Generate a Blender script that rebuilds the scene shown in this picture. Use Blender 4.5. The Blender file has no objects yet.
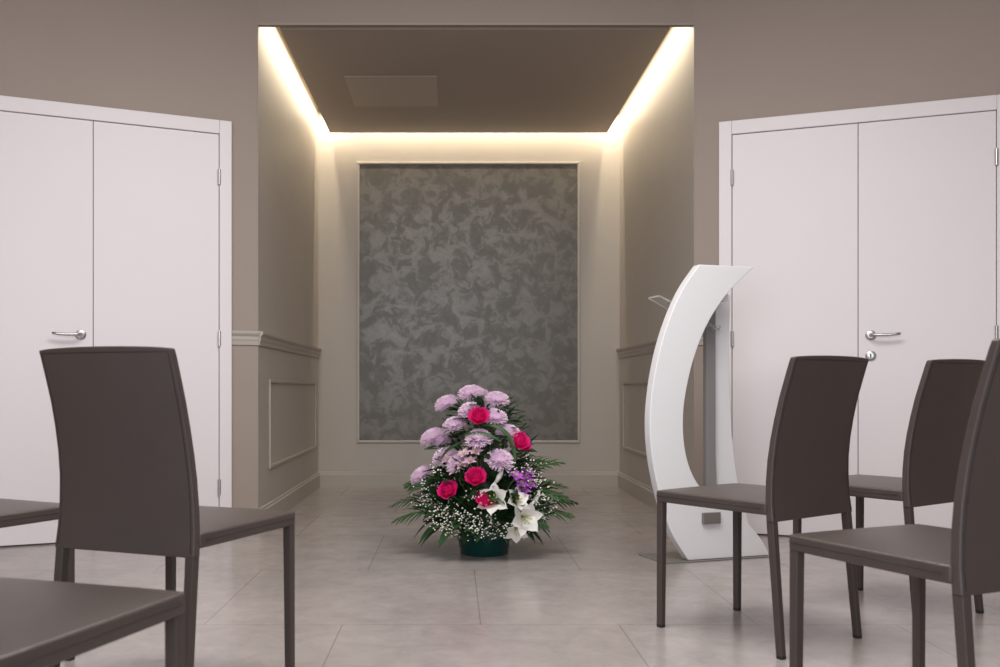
import bpy, bmesh, math, random
from mathutils import Vector, Matrix, Euler
random.seed(7)
C = bpy.context.scene.collection
sc = bpy.context.scene
sc.view_settings.view_transform = 'Standard'
sc.view_settings.look = 'None'

# ---------------------------------------------------------------- materials
def srgb(r, g, b):
    f = lambda c: (c/255/12.92) if c/255 <= 0.04045 else ((c/255+0.055)/1.055)**2.4
    return (f(r), f(g), f(b), 1)

def mat(name, col, rough=0.6, metal=0.0, nscale=0, namt=0.0, bump=0.0, bscale=200, spec=0.5, sub=0.0, trans=0.0, ior=1.45):
    m = bpy.data.materials.new(name); m.use_nodes = True
    nt = m.node_tree; N = nt.nodes; L = nt.links
    p = N['Principled BSDF']
    p.inputs['Base Color'].default_value = col
    p.inputs['Roughness'].default_value = rough
    p.inputs['Metallic'].default_value = metal
    p.inputs['Specular IOR Level'].default_value = spec
    p.inputs['Transmission Weight'].default_value = trans
    p.inputs['IOR'].default_value = ior
    tc = N.new('ShaderNodeTexCoord')
    src = None
    if nscale:
        n = N.new('ShaderNodeTexNoise'); n.inputs['Scale'].default_value = nscale
        n.inputs['Detail'].default_value = 4
        L.new(tc.outputs['Object'], n.inputs['Vector'])
        r = N.new('ShaderNodeMix'); r.data_type = 'RGBA'
        a = tuple(max(0, c*(1-namt)) for c in col[:3])+(1,)
        b = tuple(min(1, c*(1+namt)) for c in col[:3])+(1,)
        r.inputs[6].default_value = a; r.inputs[7].default_value = b
        L.new(n.outputs['Fac'], r.inputs[0]); L.new(r.outputs[2], p.inputs['Base Color']); src = r.outputs[2]
    if bump:
        n2 = N.new('ShaderNodeTexNoise'); n2.inputs['Scale'].default_value = bscale
        n2.inputs['Detail'].default_value = 3
        L.new(tc.outputs['Object'], n2.inputs['Vector'])
        bp = N.new('ShaderNodeBump'); bp.inputs['Strength'].default_value = bump
        bp.inputs['Distance'].default_value = 0.002
        L.new(n2.outputs['Fac'], bp.inputs['Height']); L.new(bp.outputs['Normal'], p.inputs['Normal'])
    if sub:   # thin petals and leaves let light through
        t = N.new('ShaderNodeBsdfTranslucent'); t.inputs['Color'].default_value = col
        if src: L.new(src, t.inputs['Color'])
        mx = N.new('ShaderNodeMixShader'); mx.inputs[0].default_value = sub
        L.new(p.outputs[0], mx.inputs[1]); L.new(t.outputs[0], mx.inputs[2])
        L.new(mx.outputs[0], N['Material Output'].inputs['Surface'])
    return m

M_wall = mat('wall_taupe_paint', srgb(157,144,135), 0.75, nscale=3, namt=0.03, bump=0.1, bscale=150)
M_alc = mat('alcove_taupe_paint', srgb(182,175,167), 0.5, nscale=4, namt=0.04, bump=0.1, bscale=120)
M_trim = mat('trim_taupe', srgb(176,169,161), 0.5)
M_cream = mat('cream_moulding', srgb(188,181,172), 0.5)
M_soffit = mat('soffit_taupe', srgb(164,152,141), 0.6)
M_hatch = mat('hatch_paint', srgb(182,170,158), 0.55)
M_ceil = mat('ceiling_paint', srgb(215,210,204), 0.8)
M_door = mat('door_white_lacquer', srgb(227,221,223), 0.45, nscale=2, namt=0.01)
M_gap = mat('door_gap_dark', srgb(120,114,114), 0.8)
M_steel = mat('brushed_steel', (0.50,0.49,0.48,1), 0.36, 1.0)
M_leather = mat('taupe_leatherette', srgb(70,61,58), 0.38, nscale=12, namt=0.10, bump=0.45, bscale=450, spec=0.65)
M_stitch = mat('taupe_piping', srgb(48,42,40), 0.55)
M_legs = mat('taupe_leg_wrap', srgb(70,61,58), 0.45, bump=0.2, bscale=500)
M_cap = mat('foot_cap_plastic', srgb(40,37,37), 0.6)
M_lect = mat('white_satin_lacquer', srgb(230,230,232), 0.4)
M_acr = mat('clear_acrylic', (0.93,0.95,0.95,1), 0.12, trans=0.85, ior=1.3)
M_plate = mat('grey_steel_plate', srgb(128,124,121), 0.4, 0.3)
M_post = mat('grey_metal_post', srgb(138,136,135), 0.45, 0.1)
M_pot = mat('teal_glazed_pot', srgb(5,62,58), 0.14, spec=0.8)
M_leaf = mat('leaf_green', srgb(44,74,40), 0.42, nscale=14, namt=0.5, sub=0.2)
M_leaf2 = mat('frond_green', srgb(54,84,46), 0.42, nscale=20, namt=0.35, sub=0.2)
M_stem = mat('stem_green', srgb(96,120,74), 0.6)
M_gyp = mat('gypsophila_white', srgb(240,238,230), 0.7)
M_rose = mat('rose_magenta', srgb(246,40,138), 0.5, nscale=40, namt=0.2, sub=0.35)
M_lily = mat('lily_white', srgb(250,248,244), 0.5, sub=0.3)
M_lilyc = mat('lily_green_yellow', srgb(180,185,90), 0.5)
M_orch = mat('orchid_violet', srgb(200,112,214), 0.5, nscale=60, namt=0.3, sub=0.3)
M_alst = mat('pale_pink_petal', srgb(232,190,212), 0.5, nscale=60, namt=0.3, sub=0.3)
M_mum = mat('lilac_petal', srgb(255,238,252), 0.6, nscale=60, namt=0.02, sub=0.45)

def floor_mat():
    m = bpy.data.materials.new('porcelain_floor_tiles'); m.use_nodes = True
    nt = m.node_tree; N = nt.nodes; L = nt.links; p = N['Principled BSDF']
    g = N.new('ShaderNodeNewGeometry')
    mp = N.new('ShaderNodeMapping'); mp.inputs['Location'].default_value = (-0.54+9, -4.02+8.37, 0)
    L.new(g.outputs['Position'], mp.inputs['Vector'])
    br = N.new('ShaderNodeTexBrick'); br.offset = 0.5; br.squash = 1
    br.inputs['Scale'].default_value = 1; br.inputs['Brick Width'].default_value = 0.9
    br.inputs['Row Height'].default_value = 0.93; br.inputs['Mortar Size'].default_value = 0.0024
    br.inputs['Mortar Smooth'].default_value = 0.3
    br.inputs['Color1'].default_value = srgb(163,156,153); br.inputs['Color2'].default_value = srgb(158,151,148)
    br.inputs['Mortar'].default_value = srgb(132,125,122)
    L.new(mp.outputs['Vector'], br.inputs['Vector'])
    def noise(sc_, det, ro, di):
        n = N.new('ShaderNodeTexNoise'); n.inputs['Scale'].default_value = sc_; n.inputs['Detail'].default_value = det
        n.inputs['Roughness'].default_value = ro; n.inputs['Distortion'].default_value = di
        L.new(g.outputs['Position'], n.inputs['Vector']); return n
    n = noise(9.0, 11, 0.78, 0.4); n2 = noise(1.8, 5, 0.6, 0.8)
    av = N.new('ShaderNodeMix'); av.data_type = 'FLOAT'; av.inputs[0].default_value = 0.42
    L.new(n.outputs['Fac'], av.inputs[2]); L.new(n2.outputs['Fac'], av.inputs[3])
    cr = N.new('ShaderNodeValToRGB')
    cr.color_ramp.elements[0].position = 0.36; cr.color_ramp.elements[0].color = (0.78,0.77,0.77,1)
    cr.color_ramp.elements[1].position = 0.64; cr.color_ramp.elements[1].color = (1.14,1.135,1.135,1)
    L.new(av.outputs[0], cr.inputs['Fac'])
    mx = N.new('ShaderNodeMix'); mx.data_type = 'RGBA'; mx.blend_type = 'MULTIPLY'; mx.inputs[0].default_value = 1
    L.new(br.outputs['Color'], mx.inputs[6]); L.new(cr.outputs['Color'], mx.inputs[7])
    L.new(mx.outputs[2], p.inputs['Base Color'])
    p.inputs['Roughness'].default_value = 0.24
    bp = N.new('ShaderNodeBump'); bp.inputs['Strength'].default_value = 0.10; bp.inputs['Distance'].default_value = 0.002
    L.new(n.outputs['Fac'], bp.inputs['Height']); L.new(bp.outputs['Normal'], p.inputs['Normal'])
    return m
M_floor = floor_mat()

def plaster_mat():
    m = bpy.data.materials.new('venetian_plaster'); m.use_nodes = True
    nt = m.node_tree; N = nt.nodes; L = nt.links; p = N['Principled BSDF']
    tc = N.new('ShaderNodeTexCoord')
    n0 = N.new('ShaderNodeTexNoise'); n0.inputs['Scale'].default_value = 8; n0.inputs['Detail'].default_value = 11
    n0.inputs['Roughness'].default_value = 0.70; n0.inputs['Distortion'].default_value = 0.55
    L.new(tc.outputs['Object'], n0.inputs['Vector'])
    cr = N.new('ShaderNodeValToRGB'); e = cr.color_ramp.elements
    e[0].position = 0.38; e[0].color = srgb(95,91,84)
    e[1].position = 0.66; e[1].color = srgb(121,116,107)
    k = e.new(0.495); k.color = srgb(101,97,90)
    k = e.new(0.515); k.color = srgb(111,106,98)
    L.new(n0.outputs['Fac'], cr.inputs['Fac']); L.new(cr.outputs['Color'], p.inputs['Base Color'])
    r = N.new('ShaderNodeMapRange'); r.inputs['From Min'].default_value = 0.45; r.inputs['From Max'].default_value = 0.55
    r.inputs['To Min'].default_value = 0.42; r.inputs['To Max'].default_value = 0.30
    L.new(n0.outputs['Fac'], r.inputs['Value']); L.new(r.outputs['Result'], p.inputs['Roughness'])
    bp = N.new('ShaderNodeBump'); bp.inputs['Strength'].default_value = 0.12; bp.inputs['Distance'].default_value = 0.003
    L.new(n0.outputs['Fac'], bp.inputs['Height']); L.new(bp.outputs['Normal'], p.inputs['Normal'])
    return m
M_plaster = plaster_mat()

# ---------------------------------------------------------------- mesh helpers
def mk(name, verts, faces, mats, smooth=False, mi=None, parent=None, mtx=None, bevel=0, bseg=2):
    me = bpy.data.meshes.new(name)
    me.from_pydata([tuple(v) for v in verts], [], faces)
    for m in (mats if isinstance(mats, (list, tuple)) else [mats]): me.materials.append(m)
    if mi:
        for i, f in enumerate(me.polygons): f.material_index = mi[i]
    b = bmesh.new(); b.from_mesh(me); bmesh.ops.recalc_face_normals(b, faces=b.faces)
    b.to_mesh(me); b.free()
    if smooth:
        for f in me.polygons: f.use_smooth = True
    o = bpy.data.objects.new(name, me); C.objects.link(o)
    if parent: o.parent = parent
    if mtx is not None: o.matrix_local = mtx
    if bevel:
        md = o.modifiers.new('bevel', 'BEVEL'); md.width = bevel; md.segments = bseg; md.limit_method = 'ANGLE'
        for f in me.polygons: f.use_smooth = True
        wn = o.modifiers.new('wn', 'WEIGHTED_NORMAL')
    return o

def boxvf(x0,x1,y0,y1,z0,z1, vf=None):
    V, F = vf if vf else ([], [])
    b = len(V)
    V += [(x0,y0,z0),(x1,y0,z0),(x1,y1,z0),(x0,y1,z0),(x0,y0,z1),(x1,y0,z1),(x1,y1,z1),(x0,y1,z1)]
    F += [tuple(b+i for i in f) for f in [(0,3,2,1),(4,5,6,7),(0,1,5,4),(1,2,6,5),(2,3,7,6),(3,0,4,7)]]
    return V, F

def box(name, x0,x1,y0,y1,z0,z1, m, **k):
    V, F = boxvf(x0,x1,y0,y1,z0,z1)
    return mk(name, V, F, m, **k)

def prism(P, Q, n, prof, vf=None):
    V, F = vf if vf else ([], [])
    b = len(V); k = len(prof)
    for A in (P, Q):
        for o, z in prof: V.append((A[0]+n[0]*o, A[1]+n[1]*o, z))
    for i in range(k):
        j = (i+1) % k
        F.append((b+i, b+j, b+k+j, b+k+i))
    F.append(tuple(b+i for i in range(k))[::-1]); F.append(tuple(b+k+i for i in range(k)))
    return V, F

def lathe(prof, n=32, c=(0,0), vf=None, axis='z'):
    V, F = vf if vf else ([], [])
    b = len(V)
    for r, z in prof:
        for i in range(n):
            a = 2*math.pi*i/n
            V.append((c[0]+r*math.cos(a), c[1]+r*math.sin(a), z))
    for j in range(len(prof)-1):
        for i in range(n):
            k = (i+1) % n
            F.append((b+j*n+i, b+j*n+k, b+(j+1)*n+k, b+(j+1)*n+i))
    F.append(tuple(b+i for i in range(n))[::-1]); F.append(tuple(b+(len(prof)-1)*n+i for i in range(n)))
    return V, F

def tube(pts, rads, n=8, vf=None, closed=False):
    V, F = vf if vf else ([], [])
    b = len(V); pts = [Vector(p) for p in pts]
    if not isinstance(rads, (list, tuple)): rads = [rads]*len(pts)
    K = len(pts)
    for i, p in enumerate(pts):
        if closed: t = pts[(i+1) % K]-pts[i-1]
        else: t = pts[min(i+1, K-1)]-pts[max(i-1, 0)]
        t.normalize()
        up = Vector((0,0,1)) if abs(t.z) < 0.9 else Vector((1,0,0))
        s = t.cross(up).normalized(); u = s.cross(t)
        for k in range(n):
            a = 2*math.pi*k/n
            V.append(tuple(p+(s*math.cos(a)+u*math.sin(a))*rads[i]))
    for i in range(K if closed else K-1):
        i2 = (i+1) % K
        for k in range(n):
            l = (k+1) % n
            F.append((b+i*n+k, b+i*n+l, b+i2*n+l, b+i2*n+k))
    if not closed:
        F.append(tuple(b+k for k in range(n))[::-1]); F.append(tuple(b+(K-1)*n+k for k in range(n)))
    return V, F

def structure(o, lab=None):
    o['kind'] = 'structure'
    if lab: o['label'] = lab
    return o
def thing(o, lab, cat, group=None):
    o['label'] = lab; o['category'] = cat
    if group: o['group'] = group
    return o
def empty(name, mtx):
    e = bpy.data.objects.new(name, None); e.empty_display_size = 0.1
    C.objects.link(e); e.matrix_world = mtx
    return e

# ---------------------------------------------------------------- room shell
XL, XR, YF, YB = -1.048, 1.296, 5.107, 7.387
ZS, ZC, ZR = 2.72, 3.0, 3.07
LD = Vector((-0.914, -0.406)); LN = Vector((0.406, -0.914))
RD = Vector((0.932, -0.362)); RN = Vector((-0.362, -0.932))
LE = Vector((XL, YF))+LD*2.2; RE = Vector((XR, YF))+RD*2.2

structure(box('floor', -3.5,3.7,-1.5,7.6,-0.1,0, M_floor), 'large grey-taupe stone-look porcelain floor tiles')
structure(box('ceiling', -3.5,3.7,-1.5,5.6,ZR,ZR+0.1, M_ceil), 'plain painted ceiling')
structure(box('wall_header', XL,XR,YF,YF+0.06,ZS+0.012,ZR, M_wall), 'taupe painted header above the alcove')
structure(box('wall_alcove_back', XL-0.12,XR+0.12,YB,YB+0.12,0,ZR, M_alc), 'taupe painted rear wall of the lit alcove')
def wallprism(name, P, Q, n, m, th=0.12, z1=ZR):
    V, F = prism(P, Q, n, [(0,0),(0,z1),(-th,z1),(-th,0)])
    return structure(mk(name, V, F, m))
wallprism('wall_alcove_left', (XL,YF+0.002), (XL,YB), (1,0), M_alc)
wallprism('wall_alcove_right', (XR,YF+0.002), (XR,YB), (-1,0), M_alc)
wallprism('wall_angled_left', (XL,YF), LE, LN, M_wall, th=0.10)
wallprism('wall_angled_right', (XR,YF), RE, RN, M_wall, th=0.10)
wallprism('wall_left', LE, (LE[0],-1.5), (1,0), M_wall)
wallprism('wall_right', RE, (RE[0],-1.5), (-1,0), M_wall)
structure(box('ceiling_alcove', XL,XR,YF+0.06,YB,ZC,ZC+0.07, M_ceil))
structure(box('ceiling_soffit', -0.94,1.177,YF+0.06,7.257,ZS,ZS+0.045, M_soffit), 'taupe lowered ceiling panel with a lit gap around it')
structure(box('trim_header_edge', XL,XR,YF-0.006,YF,ZS,ZS+0.012, M_soffit), 'thin shadow bead on the lower edge of the header')

hx = thing(box('ceiling_hatch', -0.68,-0.10,5.93,6.56,ZS-0.006,ZS, M_hatch, bevel=0.003), 'flat square painted access hatch set in the lowered ceiling panel', 'ceiling hatch')

# cove LEDs
def led(n, P, Q, out, pw=5.6):
    P = Vector(P); Q = Vector(Q); mid = (P+Q)/2; L = (Q-P).length
    li = bpy.data.lights.new('cove_led_light', 'AREA'); li.shape = 'RECTANGLE'
    li.size = L; li.size_y = 0.02; li.energy = pw*L; li.color = (1.0, 0.85, 0.62)
    o = bpy.data.objects.new('cove_led_light', li); C.objects.link(o)
    z = -(Vector((out[0]*0.55, out[1]*0.55, -1.1)).normalized()); x = (Q-P).normalized(); y = z.cross(x)
    Mx = Matrix((x, y, z)).transposed().to_4x4(); Mx.translation = mid
    o.matrix_world = Mx
ledz = 2.87
led(1, (-0.957,YF+0.08,ledz), (-0.957,7.36,ledz), (-1,0))
led(2, (1.194,YF+0.08,ledz), (1.194,7.36,ledz), (1,0))
led(3, (-1.02,7.274,ledz), (1.27,7.274,ledz), (0,1))

# baseboards
BB = [(0,0),(0.016,0),(0.016,0.098),(0.010,0.106),(0.010,0.114),(0.005,0.12),(0,0.12)]
def trimrun(name, runs, prof, m, lab=None):
    vf = ([], [])
    for P, Q, n in runs: prism(P, Q, n, prof, vf)
    return structure(mk(name, vf[0], vf[1], m), lab)
trimrun('baseboard_back', [((XL,YB),(XR,YB),(0,-1))], BB, M_trim, 'taupe baseboard')
trimrun('baseboard_left', [((XL,YF),(XL,YB-0.016),(1,0)), ((XL,YF), Vector((XL,YF))+LD*0.143, LN)], BB, M_trim, 'taupe baseboard')
trimrun('baseboard_right', [((XR,YF),(XR,YB-0.016),(-1,0)), ((XR,YF), Vector((XR,YF))+RD*0.129, RN)], BB, M_trim, 'taupe baseboard')
RL = [(0,1.0),(0.008,1.0),(0.011,1.02),(0.015,1.03),(0.015,1.045),(0.023,1.055),(0.027,1.062),(0.027,1.074),(0,1.076)]
trimrun('trim_1', [((XL,YF),(XL,YB),(1,0)), ((XL,YF), Vector((XL,YF))+LD*0.143, LN)], RL, M_trim, 'moulded taupe chair rail')
trimrun('trim_2', [((XR,YF),(XR,YB),(-1,0)), ((XR,YF), Vector((XR,YF))+RD*0.129, RN)], RL, M_trim, 'moulded taupe chair rail')
def sideframe(name, X, s, y0,y1,z0,z1,w=0.022,d=0.012):
    vf = ([], []); a, b = sorted((X, X+s*d))
    boxvf(a,b,y0,y1,z0,z0+w,vf); boxvf(a,b,y0,y1,z1-w,z1,vf)
    boxvf(a,b,y0,y0+w,z0+w,z1-w,vf); boxvf(a,b,y1-w,y1,z0+w,z1-w,vf)
    structure(mk(name, vf[0], vf[1], M_trim, bevel=0.004), 'rectangular raised panel moulding on the wainscot')
sideframe('trim_3', XL, 1, 5.40,7.20,0.31,0.82)
sideframe('trim_4', XR, -1, 5.40,7.20,0.31,0.82)
structure(box('trim_6', -0.728,0.969,YB-0.012,YB-0.001,0.362,2.508, M_plaster), 'marbled dark grey venetian plaster panel on the rear wall')
vf = ([], []); w = 0.019
boxvf(-0.745,0.986,YB-0.022,YB,0.345,0.345+w,vf); boxvf(-0.745,0.986,YB-0.022,YB,2.525-w,2.525,vf)
boxvf(-0.745,-0.745+w,YB-0.022,YB,0.345+w,2.525-w,vf); boxvf(0.986-w,0.986,YB-0.022,YB,0.345+w,2.525-w,vf)
structure(mk('trim_5', vf[0], vf[1], M_cream, bevel=0.005), 'slim cream moulding framing the plaster panel')

# ---------------------------------------------------------------- doors
def door(name, corner, d, n, sg, a0, l0, l1, l2, a1, lockrose):
    x = Vector((d[0]*sg, d[1]*sg, 0)); y = Vector((n[0], n[1], 0)); z = Vector((0,0,1))
    Mx = Matrix((x, y, z)).transposed().to_4x4(); Mx.translation = Vector((corner[0], corner[1], 0))
    e = empty(name, Mx); structure(e, 'white double door with slim leaves and lever handle in a white frame')
    def bx(nm, p0, p1, y0, y1, z0, z1, m, vf=None, **k):
        s0, s1 = sorted((sg*p0, sg*p1))
        if vf is not None: return boxvf(s0,s1,y0,y1,z0,z1,vf)
        return box(nm, s0,s1,y0,y1,z0,z1, m, parent=e, **k)
    vf = ([], [])
    bx(None, a0, l0-0.003, 0, 0.03, 0, 2.18, None, vf); bx(None, l2+0.003, a1, 0, 0.03, 0, 2.18, None, vf)
    bx(None, l0-0.003, l2+0.003, 0, 0.03, 2.108, 2.18, None, vf)
    mk('door_frame', vf[0], vf[1], M_door, parent=e, bevel=0.004)
    bx('door_gap', l0-0.003, l2+0.003, 0, 0.004, 0, 2.108, M_gap)
    bx('door_leaf', l0, l1-0.0015, 0.004, 0.022, 0.008, 2.105, M_door, bevel=0.002)
    bx('door_leaf', l1+0.0015, l2, 0.004, 0.022, 0.008, 2.105, M_door, bevel=0.002)
    def rose(a, zz):
        V, F = lathe([(0.025,0.0),(0.025,0.006),(0.023,0.008),(0.010,0.0085)], 24)
        return [(sg*a+v[0], 0.022+v[2], zz+v[1]) for v in V], F
    ha = l1+0.058; zz = 1.035
    V, F = rose(ha, zz)
    pts = [(sg*ha,0.03,zz),(sg*ha,0.062,zz),(sg*(ha+0.008),0.070,zz),(sg*(ha+0.03),0.073,zz-0.001),(sg*(ha+0.07),0.073,zz-0.002),(sg*(ha+0.11),0.072,zz+0.001),(sg*(ha+0.132),0.07,zz+0.004)]
    tube(pts, [0.0085,0.0085,0.008,0.008,0.0075,0.007,0.0065], 12, (V, F))
    mk('door_handle', V, F, M_steel, smooth=True, parent=e)['label'] = 'satin steel lever handle'
    if lockrose:
        V, F = rose(ha, 0.932)
        V2, F2 = boxvf(sg*ha-0.003, sg*ha+0.003, 0.029, 0.0315, 0.922, 0.942)
        mi = [0]*len(F)+[1]*6
        F = F+[tuple(i+len(V) for i in f) for f in F2]; V = V+V2
        mk('keyhole_rose', V, F, [M_steel, M_cap], smooth=True, parent=e, mi=mi)
    for la in (l0-0.001, l2+0.001):
        for hz in (0.25, 1.03, 1.88):
            V, F = lathe([(0.008,hz-0.04),(0.008,hz+0.04)], 12, c=(sg*la, 0.032))
            mk('door_hinge', V, F, M_steel, smooth=False, parent=e)['label'] = 'small steel barrel hinge'
door('door_1', (XL,YF), LD, LN, 1, 0.145, 0.212, 0.831, 1.45, 1.517, False)
door('door_2', (XR,YF), RD, RN, -1, 0.131, 0.200, 0.811, 1.422, 1.49, True)

# ---------------------------------------------------------------- chairs
def chair_proto():
    e = empty('dining_chair', Matrix.Identity(4)); parts = []
    nx, ny = 14, 14; W, y0, y1 = 0.209, -0.195, 0.227
    V, F = [], []
    top = {}
    for j in range(ny+1):
        for i in range(nx+1):
            u = -1+2*i/nx; v = -1+2*j/ny
            x = u*W*(1-0.018*abs(v)**6); y = (y0+y1)/2+v*(y1-y0)/2*(1-0.018*abs(u)**6)
            z = 0.440+0.008*(1-u**4)*(1-v**4)
            top[i, j] = len(V); V.append((x, y, z))
    for j in range(ny):
        for i in range(nx): F.append((top[i,j], top[i+1,j], top[i+1,j+1], top[i,j+1]))
    ring = [(i,0) for i in range(nx)]+[(nx,j) for j in range(ny)]+[(nx-i,ny) for i in range(nx)]+[(0,ny-j) for j in range(ny)]
    base = len(V)
    for (i, j) in ring:
        x, y, z = V[top[i,j]]; V.append((x, y, 0.404))
    K = len(ring)
    for k in range(K):
        a = top[ring[k]]; b = top[ring[(k+1) % K]]
        F.append((a, base+k, base+(k+1) % K, b))
    F.append(tuple(base+k for k in range(K)))
    parts.append(mk('seat', V, F, M_leather, parent=e, bevel=0.006, bseg=3))
    prof = [(0.385,-0.190),(0.44,-0.184),(0.50,-0.183),(0.56,-0.186),(0.62,-0.194),(0.68,-0.206),(0.74,-0.221),(0.80,-0.240),(0.84,-0.253),(0.860,-0.260)]
    nx = 12; V, F = [], []; idx = {}
    def hwid(t): return 0.203-0.008*math.sin(math.pi*min(1,t*1.0))-0.014*t*t
    def thk(t): return 0.024-0.006*t
    for s in (0, 1):
        for j, (z, y) in enumerate(prof):
            t = (z-0.385)/0.479
            for i in range(nx+1):
                u = -1+2*i/nx
                bow = -0.020*(1-u*u)*min(1, max(0,(t-0.1))*1.6)
                zz = z + (0.004*(1-u*u)-0.002*abs(u)**8 if j == len(prof)-1 else 0)
                idx[s,i,j] = len(V); V.append((u*hwid(t), y+bow-(thk(t) if s else 0), zz))
    nj = len(prof)-1
    for s in (0, 1):
        for j in range(nj):
            for i in range(nx): F.append((idx[s,i,j],idx[s,i+1,j],idx[s,i+1,j+1],idx[s,i,j+1]))
    for j in range(nj):
        for i in (0, nx): F.append((idx[0,i,j],idx[0,i,j+1],idx[1,i,j+1],idx[1,i,j]))
    for i in range(nx):
        for j in (0, nj): F.append((idx[0,i,j],idx[0,i+1,j],idx[1,i+1,j],idx[1,i,j]))
    parts.append(mk('backrest', V, F, M_leather, parent=e, bevel=0.0045, bseg=3))
    def surf(z, u, side):
        for k in range(len(prof)-1):
            if prof[k][0] <= z <= prof[k+1][0]:
                f = (z-prof[k][0])/(prof[k+1][0]-prof[k][0]); y = prof[k][1]*(1-f)+prof[k+1][1]*f
        t = (z-0.385)/0.479
        return (u*hwid(t), y-0.020*(1-u*u)*min(1, max(0,(t-0.1))*1.6)-(thk(t) if side else 0), z)
    for side in (0, 1):
        vf = ([], [])
        pts = [surf(z,-0.95,side) for z in [0.395+0.455*k/12 for k in range(13)]]
        pts += [surf(0.850,u,side) for u in [-0.75+0.25*k for k in range(7)]]
        pts += [surf(z,0.95,side) for z in [0.850-0.455*k/12 for k in range(13)]]
        tube(pts, 0.0012, 5, vf)
        parts.append(mk('seam_stitching', vf[0], vf[1], M_stitch, parent=e, smooth=True))
    vf = ([], [])
    pts = [(x*0.998, 0.016+y, 0.4235) for x, y in [(-W,-0.19),(-W,0),(-W,0.19),(-W+0.006,0.207),(-W+0.02,0.2125),(0,0.2135),(W-0.02,0.2125),(W-0.006,0.207),(W,0.19),(W,0),(W,-0.19)]]
    tube(pts, 0.0014, 5, vf)
    parts.append(mk('seat_piping', vf[0], vf[1], M_stitch, parent=e, smooth=True))
    def leg(xt, yt, xb, yb, ztop):
        V, F = [], []
        st = [(0,0.0105),(0.010,0.0105),(0.2,0.0112),(ztop,0.012)]
        for z, r in st:
            f = z/ztop; x = xb+(xt-xb)*f; y = yb+(yt-yb)*f
            V.extend([(x-r,y-r,z),(x+r,y-r,z),(x+r,y+r,z),(x-r,y+r,z)])
        for k in range(len(st)-1):
            for i in range(4): F.append((4*k+i, 4*k+(i+1) % 4, 4*k+4+(i+1) % 4, 4*k+4+i))
        F.append((3,2,1,0)); n = len(V); F.append((n-4,n-3,n-2,n-1))
        mi = [1]*4+[0]*8+[1,0]
        parts.append(mk('leg', V, F, [M_legs, M_cap], parent=e, mi=mi, bevel=0.003))
    leg(-0.192, 0.210, -0.194, 0.212, 0.407); leg(0.192, 0.210, 0.194, 0.212, 0.407)
    leg(-0.188, -0.200, -0.194, -0.235, 0.39); leg(0.188, -0.200, 0.194, -0.235, 0.39)
    return e, parts
ce, cparts = chair_proto()
specs = []
def place(fx, fy, side, deg, lab):
    a = math.radians(deg); R = Matrix.Rotation(a, 2)
    c = Vector((fx, fy))-R @ Vector((0.194*side, 0.212))
    specs.append((c, a, lab))
place(0.670, 3.061, -1, 36.0, 'taupe leatherette dining chair standing beside the white lectern')
place(1.230, 3.40, -1, 34.5, 'taupe leatherette dining chair standing near the white double door')
place(0.772, 2.14, -1, 24.0, 'taupe leatherette dining chair in the row behind the lectern chairs')
place(-0.436, 2.54, 1, -21.5, 'taupe leatherette dining chair with curved back, facing the alcove')
place(-0.447, 1.535, 1, -18.0, 'taupe leatherette dining chair with its padded seat showing')
place(-1.085, 2.69, 1, -27.0, 'taupe leatherette dining chair close to the white double door')
for k, (c, a, lab) in enumerate(specs):
    Mx = Matrix.Translation((c[0], c[1], 0)) @ Matrix.Rotation(a, 4, 'Z')
    if k == 0: o = ce
    else:
        o = ce.copy(); C.objects.link(o)
        for p in cparts:
            q = p.copy(); C.objects.link(q); q.parent = o
    o.matrix_world = Mx
    thing(o, lab, 'chair', 'chairs facing the alcove')

# ---------------------------------------------------------------- lectern
def catmull(P, n=5):
    out = []
    for i in range(len(P)-1):
        p0 = P[max(i-1,0)]; p1 = P[i]; p2 = P[i+1]; p3 = P[min(i+2,len(P)-1)]
        for k in range(n):
            t = k/n
            out.append(tuple(0.5*((2*p1[j])+(-p0[j]+p2[j])*t+(2*p0[j]-5*p1[j]+4*p2[j]-p3[j])*t*t+(-p0[j]+3*p1[j]-3*p2[j]+p3[j])*t**3) for j in (0,1)))
    out.append(P[-1]); return out
ang = math.radians(18)
LM = Matrix.Translation((1.105, 4.25, 0)) @ Matrix.Rotation(ang, 4, 'Z')
lec = empty('lectern', LM)
thing(lec, 'white lacquered lectern with crescent-shaped upright and clear acrylic shelf', 'lectern')
def board(name, left, right, y0, y1, m, bev=0.004):
    A = catmull(left, 5); B = catmull(right, 5)
    def res(P, n):
        d = [0]
        for i in range(1, len(P)): d.append(d[-1]+math.dist(P[i], P[i-1]))
        out = []
        for k in range(n):
            s = d[-1]*k/(n-1); i = 0
            while i < len(P)-2 and d[i+1] < s: i += 1
            f = (s-d[i])/(d[i+1]-d[i]) if d[i+1] > d[i] else 0
            out.append(tuple(P[i][j]+(P[i+1][j]-P[i][j])*f for j in (0,1)))
        return out
    n = 48; A = res(A, n); B = res(B, n); V, F = [], []
    for y in (y0, y1):
        for p in A: V.append((p[0], y, p[1]))
        for p in B: V.append((p[0], y, p[1]))
    o = 2*n
    for i in range(n-1):
        F.append((i, i+1, n+i+1, n+i)); F.append((o+i, o+n+i, o+n+i+1, o+i+1))
        F.append((i, o+i, o+i+1, i+1)); F.append((n+i, n+i+1, o+n+i+1, o+n+i))
    F.append((0, n, o+n, o)); F.append((n-1, o+n-1, o+2*n-1, 2*n-1))
    return mk(name, V, F, m, parent=lec, bevel=bev)
outer = [(-.015,1.32),(-.102,1.205),(-.178,1.048),(-.232,.871),(-.262,.673),(-.257,.498),(-.222,.321),(-.162,.142),(-.071,.006)]
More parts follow.
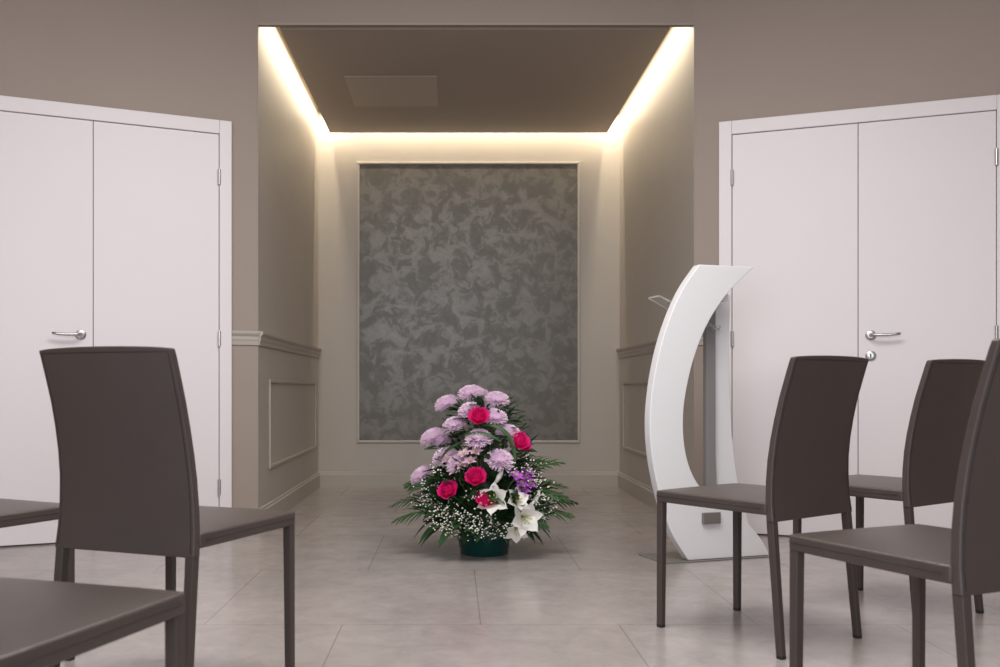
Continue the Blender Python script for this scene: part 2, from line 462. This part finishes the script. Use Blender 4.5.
inner = [(.2725,1.32),(.156,1.222),(.062,1.111),(-.010,.985),(-.066,.828),(-.097,.65),(-.083,.473),(-.025,.345),(.065,.270),(.165,.215),(.255,.140),(.325,.060),(.350,.006)]
board('crescent_upright', outer, inner, -0.02, 0.03, M_lect)
board('rear_upright', [(.150,1.21),(.152,1.02),(.152,.86),(.157,.67),(.170,.49),(.185,.31),(.20,.12),(.21,.006)], [(.255,1.21),(.248,1.02),(.248,.86),(.255,.67),(.270,.49),(.300,.31),(.36,.12),(.39,.006)], 0.14, 0.18, M_lect)
box('inner_post', 0.098,0.148,0.10,0.13,0.05,1.17, M_post, parent=lec, bevel=0.003)['label'] = 'grey metal straight inner post'
box('cross_brace', 0.07,0.165,0.028,0.142,1.165,1.20, M_lect, parent=lec, bevel=0.003)
box('foot_brace', 0.0,0.30,0.028,0.142,0.008,0.05, M_lect, parent=lec, bevel=0.003)
box('metal_foot', -0.005,0.085,-0.036,-0.019,0.165,0.215, M_plate, parent=lec, bevel=0.003)
box('base_plate', -0.20,0.36,-0.04,0.20,0,0.005, M_plate, parent=lec, bevel=0.002)['label'] = 'thin grey steel base plate'
V, F = boxvf(0.0,0.34,0.0,0.10,-0.004,0.004); boxvf(0.333,0.34,0.0,0.10,0.004,0.018,(V,F))
mk('reading_shelf', V, F, M_acr, parent=lec, bevel=0.001, mtx=Matrix.Translation((-0.185,0.032,1.18)) @ Matrix.Rotation(math.radians(25),4,'Y'))['label'] = 'clear acrylic reading shelf'

# ---------------------------------------------------------------- flower arrangement
FX, FY = 0.145, 4.43
fa = empty('flower_arrangement', Matrix.Translation((FX, FY, 0)))
thing(fa, 'bouquet of lilac chrysanthemums, magenta roses, white lilies in teal pot', 'flower arrangement')
V, F = lathe([(0.106,0),(0.112,0.004),(0.114,0.03),(0.118,0.033),(0.119,0.06),(0.123,0.063),(0.124,0.09),(0.128,0.093),(0.131,0.135),(0.126,0.137),(0.122,0.125)], 48)
mk('pot', V, F, M_pot, smooth=True, parent=fa)['label'] = 'glossy teal ribbed round pot'
V, F = lathe([(0.115,0.12),(0.14,0.2),(0.12,0.35),(0.07,0.5),(0.03,0.64)], 16)
mk('floral_foam', V, F, M_leaf, smooth=True, parent=fa)

def strip(vf, M, L, W, curl, cup, segs=4, tip=0.15, base=0.35, ripple=0.0):
    V, F = vf; b = len(V); y = z = 0; a = 0
    for i in range(segs+1):
        t = i/segs
        w = W*(base*(1-t)**2+ (math.sin(math.pi*min(1, t*0.86+0.10)))**0.8*(1-0*t))
        if i == segs: w = W*tip
        for u in (-1, 0, 1):
            V.append(tuple(M @ Vector((u*w/2, y, z+cup*W*abs(u)+ripple*random.uniform(-1,1)))))
        a = curl*(t+1/segs)
        y += math.cos(a)*L/segs; z += math.sin(a)*L/segs
    for i in range(segs):
        for u in (0, 1):
            F.append((b+3*i+u, b+3*i+u+1, b+3*i+u+4, b+3*i+u+3))
def Mr(phi, el, off=0, dz=0):
    return Matrix.Translation((0,0,dz)) @ Matrix.Rotation(phi,4,'Z') @ Matrix.Translation((0,off,0)) @ Matrix.Rotation(el,4,'X')
def mesh_of(name, vf, mats, mi=None):
    o = mk(name, vf[0], vf[1], mats, smooth=True, mi=mi); me = o.data
    bpy.data.objects.remove(o); return me
def mum_mesh():
    vf = ([], []); N_ = 330
    for k in range(N_):
        f = (k+0.5)/N_
        el = math.asin(-0.38+1.36*f*0.99)
        phi = k*2.399963+random.uniform(-0.12,0.12)
        L = 0.058-0.018*max(0, math.sin(el))+random.uniform(-0.003,0.003)
        strip(vf, Mr(phi, el-0.15+random.uniform(-0.08,0.08), 0.004, 0.004), L, 0.0092, 0.5, 0.25, 4, tip=0.55, base=0.4)
    return mesh_of('chrysanthemum', vf, M_mum)
def rose_mesh():
    vf = ([], [])
    for n, el, L, W, c, off, dz in [(6,18,0.044,0.050,0.5,0.006,0),(6,38,0.044,0.046,0.7,0.006,0),(5,56,0.043,0.042,0.75,0.008,0.002),(5,72,0.041,0.033,0.6,0.008,0.004),(4,82,0.037,0.025,0.5,0.005,0.008),(3,88,0.035,0.017,0.4,0.003,0.012)]:
        s = random.random()*3
        for k in range(n):
            strip(vf, Mr(s+2*math.pi*k/n, math.radians(el), off, dz), L, W, c, 0.22, 5, tip=0.65, base=0.5)
    return mesh_of('rose', vf, M_rose)
def lily_mesh(m1, s=1.0, W=0.036, m2=M_lilyc, e0=56, curl=-1.05):
    vf = ([], [])
    for k in range(6):
        strip(vf, Mr(2*math.pi*k/6, math.radians(e0+6 if k % 2 else e0), 0.003, 0), 0.088*s, W*s*(1 if k % 2 else 0.8), curl, 0.14, 8, tip=0.12, base=0.3)
    n1 = len(vf[1])
    for k in range(6):
        a = 2*math.pi*k/6+0.3; r = 0.018*s
        tube([(0,0,0),(r*0.5*math.cos(a),r*0.5*math.sin(a),0.03*s),(r*math.cos(a),r*math.sin(a),0.055*s)], [0.001*s,0.001*s,0.003*s], 5, vf)
    return mesh_of('lily', vf, [m1, m2], [0]*n1+[1]*(len(vf[1])-n1))
me_mum = [mum_mesh(), mum_mesh()]; me_rose = [rose_mesh(), rose_mesh()]
me_lily = lily_mesh(M_lily, 1.1, 0.060, e0=64, curl=-1.0); me_orch = lily_mesh(M_orch, 0.5, 0.055); me_alst = lily_mesh(M_alst, 0.45, 0.05)

def Rz(z):
    pts = [(0.10,0.25),(0.2,0.285),(0.3,0.28),(0.4,0.26),(0.5,0.23),(0.6,0.18),(0.7,0.12),(0.80,0.03)]
    for k in range(len(pts)-1):
        if z <= pts[k+1][0]:
            f = (z-pts[k][0])/(pts[k+1][0]-pts[k][0]); return pts[k][1]*(1-f)+pts[k+1][1]*f
    return 0.02
stemvf = ([], [])
def bloom(name, me, lx, z, sc_=1.0, tilt=None, label=None, ly=None, off=0.0):
    R = Rz(z)*0.85
    if ly is None: ly = -math.sqrt(max(0.0, R*R-lx*lx))
    d = Vector((lx*1.0, ly*0.8-0.03, 0.24+z*0.26))
    if tilt: d = Vector(tilt)
    d.normalize()
    q = d.to_track_quat('Z', 'Y')
    p = Vector((lx, ly, z))+d*off
    o = bpy.data.objects.new(name, me); C.objects.link(o); o.parent = fa
    o.matrix_local = Matrix.Translation(p) @ q.to_matrix().to_4x4() @ Matrix.Rotation(random.random()*6,4,'Z') @ Matrix.Scale(sc_,4)
    if label: o['label'] = label
    c = Vector((lx*0.15, ly*0.15, max(0.14, z-0.30)))
    tube([c, (c+p)/2+Vector((0,0,0.015)), p], 0.0025, 5, stemvf)
mums = [(-.062,.738,1.0),(-.172,.69,1.0),(.057,.71,.95),(-.066,.660,.95),(.043,.63,.97),(-.135,.592,1.0),(-.238,.533,1.03),(-.028,.535,1.03),(.105,.557,1.0),(.062,.44,1.12),(-.180,.45,.98),(-.122,.425,.88),(-.285,.355,1.03),(-.200,.51,.85)]
for i, (lx, z, s) in enumerate(mums):
    bloom('chrysanthemum', me_mum[i % 2], lx, z, s, label='lilac pompom chrysanthemum' )
for (lx, z) in [(0.03,.66),(-0.12,.52),(0.15,.42),(-0.02,.72)]:
    bloom('chrysanthemum', me_mum[0], lx, z, 0.9, ly=abs(math.sqrt(max(0.001,(Rz(z)*0.8)**2-lx*lx))), tilt=(lx*2,0.25,0.3), label='lilac pompom chrysanthemum')
for i, (lx, z, s) in enumerate([(-.026,.608,1.2),(.135,.50,1.2),(-.149,.285,1.2),(-.04,.345,1.2),(-.004,.25,1.05),(.16,.485,.8)]):
    bloom('rose', me_rose[i % 2], lx, z, s, off=0.026, tilt=(lx*0.8,-.25,.22), label='open magenta rose')
for lx, z, s, t in [(.053,.262,1.0,(-.35,-.9,.35)),(.155,.200,1.05,(.25,-.8,-.05)),(.11,.25,.85,(.5,-.7,.5)),(.13,.16,.75,(.1,-.8,-.4))]:
    bloom('lily', me_lily, lx, z, s, tilt=t, off=0.02, label='open white lily')
for lx, z in [(.141,.31),(.165,.335),(.12,.345),(.15,.285),(.175,.305),(.17,.36)]:
    bloom('orchid', me_orch, lx, z, 1.0, off=0.03, label='small violet orchid bloom')
for lx, z in [(-.10,.40),(-.065,.42),(-.09,.45),(-.13,.375),(-.04,.46),(-.155,.42)]:
    bloom('alstroemeria', me_alst, lx, z, 1.0, off=0.02, label='small pale pink bloom')
for lx, z in [(.2,.235),(.06,.38),(.23,.27)]:
    V, F = lathe([(0.001,-0.035),(0.008,-0.028),(0.012,-0.005),(0.010,0.015),(0.004,0.032),(0.001,0.036)], 10)
    o = mk('lily_bud', V, F, M_lily, smooth=True, parent=fa)
    o.matrix_local = Matrix.Translation((lx, -0.9*math.sqrt(max(0.002, Rz(z)**2-lx*lx)), z)) @ Matrix.Rotation(0.5,4,'Y')

# filler foliage
vf = ([], [])
for k in range(950):
    z = random.choice([random.uniform(0.14,0.42), random.uniform(0.15,0.70)])
    ph = random.uniform(0, 2*math.pi); R = Rz(z)*random.uniform(0.45,0.84)
    L = random.uniform(0.05,0.10) if z > 0.35 else random.uniform(0.07,0.14)
    el = random.uniform(-0.3,0.9)
    M = Matrix.Translation((R*math.cos(ph), R*math.sin(ph), z)) @ Matrix.Rotation(ph-math.pi/2+random.uniform(-0.6,0.6),4,'Z') @ Matrix.Rotation(el,4,'X') @ Matrix.Rotation(random.uniform(-0.6,0.6),4,'Y')
    strip(vf, M, L, L*random.uniform(0.20,0.38), random.uniform(-0.7,0.2), 0.12, 4, tip=0.03, base=0.1)
o = mk('foliage', vf[0], vf[1], M_leaf, smooth=True, parent=fa); o['kind'] = 'stuff'; o['label'] = 'dense dark green filler leaves'
mk('stems', stemvf[0], stemvf[1], M_stem, smooth=True, parent=fa)['kind'] = 'stuff'
# broad lower leaves
for ph, z, L, W in [(-2.60,.17,.29,.060),(-2.25,.16,.27,.060),(-0.80,.17,.25,.050),(-0.35,.17,.26,.045),(-2.9,.18,.27,.048),(0.2,.18,.22,.045),(0.9,.18,.22,.05),(1.6,.18,.2,.05),(2.3,.18,.22,.05),(-1.95,.15,.19,.045),(-2.75,.14,.25,.045),(-.55,.15,.24,.045),(-1.2,.15,.18,.04)]:
    vf = ([], [])
    M = Matrix.Translation((0.10*math.cos(ph),0.10*math.sin(ph),z)) @ Matrix.Rotation(ph-math.pi/2,4,'Z') @ Matrix.Rotation(0.30,4,'X')
    strip(vf, M, L, W, -1.25, 0.10, 8, tip=0.03, base=0.15)
    mk('leaf', vf[0], vf[1], M_leaf, smooth=True, parent=fa)['label'] = 'broad glossy dark green leaf'
# palm fronds with fine leaflets
def frond(ph, el, L, z0=0.2, droop=1.0, r0=0.08):
    vf = ([], []); n = 15; a = el; p = Vector((0,0,0)); pts = [p.copy()]
    for i in range(n):
        a -= droop/n; p = p+Vector((0,math.cos(a),math.sin(a)))*L/n; pts.append(p.copy())
    tube(pts, [0.0024*(1-0.7*i/n) for i in range(n+1)], 5, vf)
    for i in range(3, n+1):
        t = i/n; l = 0.115*math.sin(math.pi*(0.22+0.72*t))*random.uniform(.85,1.1)
        for s in (-1, 1):
            tang = (pts[i]-pts[i-1]).normalized(); ax = math.atan2(tang.z, tang.y)
            M = Matrix.Translation(pts[i]) @ Matrix.Rotation(ax,4,'X') @ Matrix.Rotation(-s*(0.75-0.40*t),4,'Z') @ Matrix.Rotation(0.30+random.uniform(-.2,.2),4,'X')
            strip(vf, M, l, 0.0105, -0.8, 0.15, 4, tip=0.03, base=0.3)
    o = mk('frond', vf[0], vf[1], M_leaf2, smooth=True, parent=fa)
    o.matrix_local = Matrix.Translation((r0*math.cos(ph), r0*math.sin(ph), z0)) @ Matrix.Rotation(ph-math.pi/2,4,'Z') @ Matrix.Rotation(random.uniform(0.3,0.8)*random.choice((-1,1)),4,'Y')
    o['label'] = 'feathery green palm frond'
for ph, el, L, z0, dr in [(3.05,.55,.37,.21,1.0),(-2.9,.25,.35,.2,.7),(2.7,.7,.34,.24,.9),(0.05,.55,.36,.21,.9),(-.2,.8,.34,.24,1.4),(.4,.7,.36,.24,1.0),(1.2,.8,.34,.24,1.0),(2.0,.8,.34,.24,1.0),(-.05,.95,.32,.30,.9),(-.7,.15,.26,.19,.6),(1.6,1.1,.3,.4,.7),(-.25,.25,.33,.19,.5),(3.0,.9,.30,.26,1.2)]:
    frond(ph, el, L, z0, dr)
# long looping leaves
for pts, w in [([(-.02,-.17,.60),(.04,-.19,.61),(.10,-.2,.57),(.13,-.21,.50),(.13,-.22,.44),(.10,-.23,.39)],.024),([(-.10,-.19,.56),(-.04,-.21,.575),(.03,-.22,.56),(.07,-.22,.53)],.020),([(-.2,-.17,.45),(-.17,-.2,.5),(-.11,-.21,.53)],.020)]:
    V, F = [], []; n = len(pts)
    for i, p in enumerate(pts):
        t = i/(n-1); ww = w*math.sin(math.pi*(0.12+0.8*t)); P = Vector(p)
        tg = (Vector(pts[min(i+1,n-1)])-Vector(pts[max(i-1,0)])).normalized(); sd = tg.cross(Vector((0,-1,0.5)).normalized())
        V += [tuple(P-sd*ww/2), tuple(P+Vector((0,0.004,0))), tuple(P+sd*ww/2)]
    for i in range(n-1):
        for u in (0,1): F.append((3*i+u,3*i+u+1,3*i+u+4,3*i+u+3))
    o = mk('leaf', V, F, M_leaf2, smooth=True, parent=fa); o.modifiers.new('s','SUBSURF').render_levels = 2
    o['label'] = 'long strap leaf looped through the blooms'
# gypsophila
ico = bmesh.new(); bmesh.ops.create_icosphere(ico, subdivisions=1, radius=1)
iv = [v.co.copy() for v in ico.verts]; iff = [tuple(v.index for v in f.verts) for f in ico.faces]; ico.free()
vf = ([], []); mi = []
def gcl(cx, cz, r, n, ly=None):
    R = Rz(cz)*0.98
    cy = -math.sqrt(max(0.0004, R*R-cx*cx)) if ly is None else ly
    root = Vector((cx*0.35, cy*0.35, cz-0.08))
    for k in range(n):
        p = Vector((cx,cy,cz))+Vector((random.gauss(0,r),random.gauss(0,r*0.7),random.gauss(0,r)))
        p.z = max(p.z, 0.085+random.uniform(0,0.05))
        s = random.uniform(0.0028,0.0052); b = len(vf[0])
        for v in iv: vf[0].append(tuple(p+Vector((v.x,v.y,v.z*0.8))*s))
        for f in iff: vf[1].append(tuple(b+i for i in f)); mi.append(0)
        if k % 2 == 0:
            f0 = len(vf[1]); tube([root.lerp(p, 0.45), root.lerp(p,0.75)+Vector((0,0,0.006)), p], 0.0007, 3, vf); mi.extend([1]*(len(vf[1])-f0))
for c in [(-.19,.20,.034,85),(-.27,.25,.030,55),(-.11,.19,.030,60),(-.25,.31,.030,45),(.08,.15,.024,25),(.02,.18,.026,38),(.23,.29,.036,60),(.28,.24,.032,52),(.24,.18,.032,48),(.12,.41,.028,30),(.19,.41,.032,42),(.21,.35,.034,42),(-.04,.18,.028,35),(-.21,.40,.025,22),(-.06,.15,.028,35),(-.06,.30,.02,16),(-.16,.14,.028,36),(.19,.13,.025,25),(.02,.13,.022,18)]:
    gcl(*c)
for c in [(-.2,.3,.05,40,.18),(.2,.3,.05,40,.18),(0,.35,.05,40,.25)]: gcl(*c)
o = mk('gypsophila', vf[0], vf[1], [M_gyp, M_stem], mi=mi, parent=fa); o['kind'] = 'stuff'; o['label'] = "sprays of tiny white baby's breath"

# ---------------------------------------------------------------- lights
def area(name, loc, rot, sx, sy, e, col):
    li = bpy.data.lights.new(name, 'AREA'); li.shape = 'RECTANGLE'; li.size = sx; li.size_y = sy; li.energy = e; li.color = col
    o = bpy.data.objects.new(name, li); C.objects.link(o); o.location = loc; o.rotation_euler = Euler([math.radians(a) for a in rot])
    return o
area('room_ceiling_light', (0.1,2.5,3.02), (0,0,0), 2.4, 1.4, 106, (1.0,0.96,0.935))
area('window_daylight', (-0.6,-1.3,1.6), (80,0,-6), 3.8, 2.0, 104, (0.91,0.94,1.0))
w = bpy.data.worlds.new('world'); sc.world = w; w.use_nodes = True
w.node_tree.nodes['Background'].inputs['Color'].default_value = (0.94,0.95,1.0,1)
w.node_tree.nodes['Background'].inputs['Strength'].default_value = 0.36

# ---------------------------------------------------------------- camera
cd = bpy.data.cameras.new('camera'); cam = bpy.data.objects.new('camera', cd); C.objects.link(cam)
cam.location = (0,0,0.77); cam.rotation_euler = (math.radians(90),0,0)
cd.sensor_width = 36; cd.lens = 34.2; cd.shift_x = 0.047; cd.shift_y = 0.0545
cd.dof.use_dof = True; cd.dof.focus_distance = 4.4; cd.dof.aperture_fstop = 5.6
sc.camera = cam
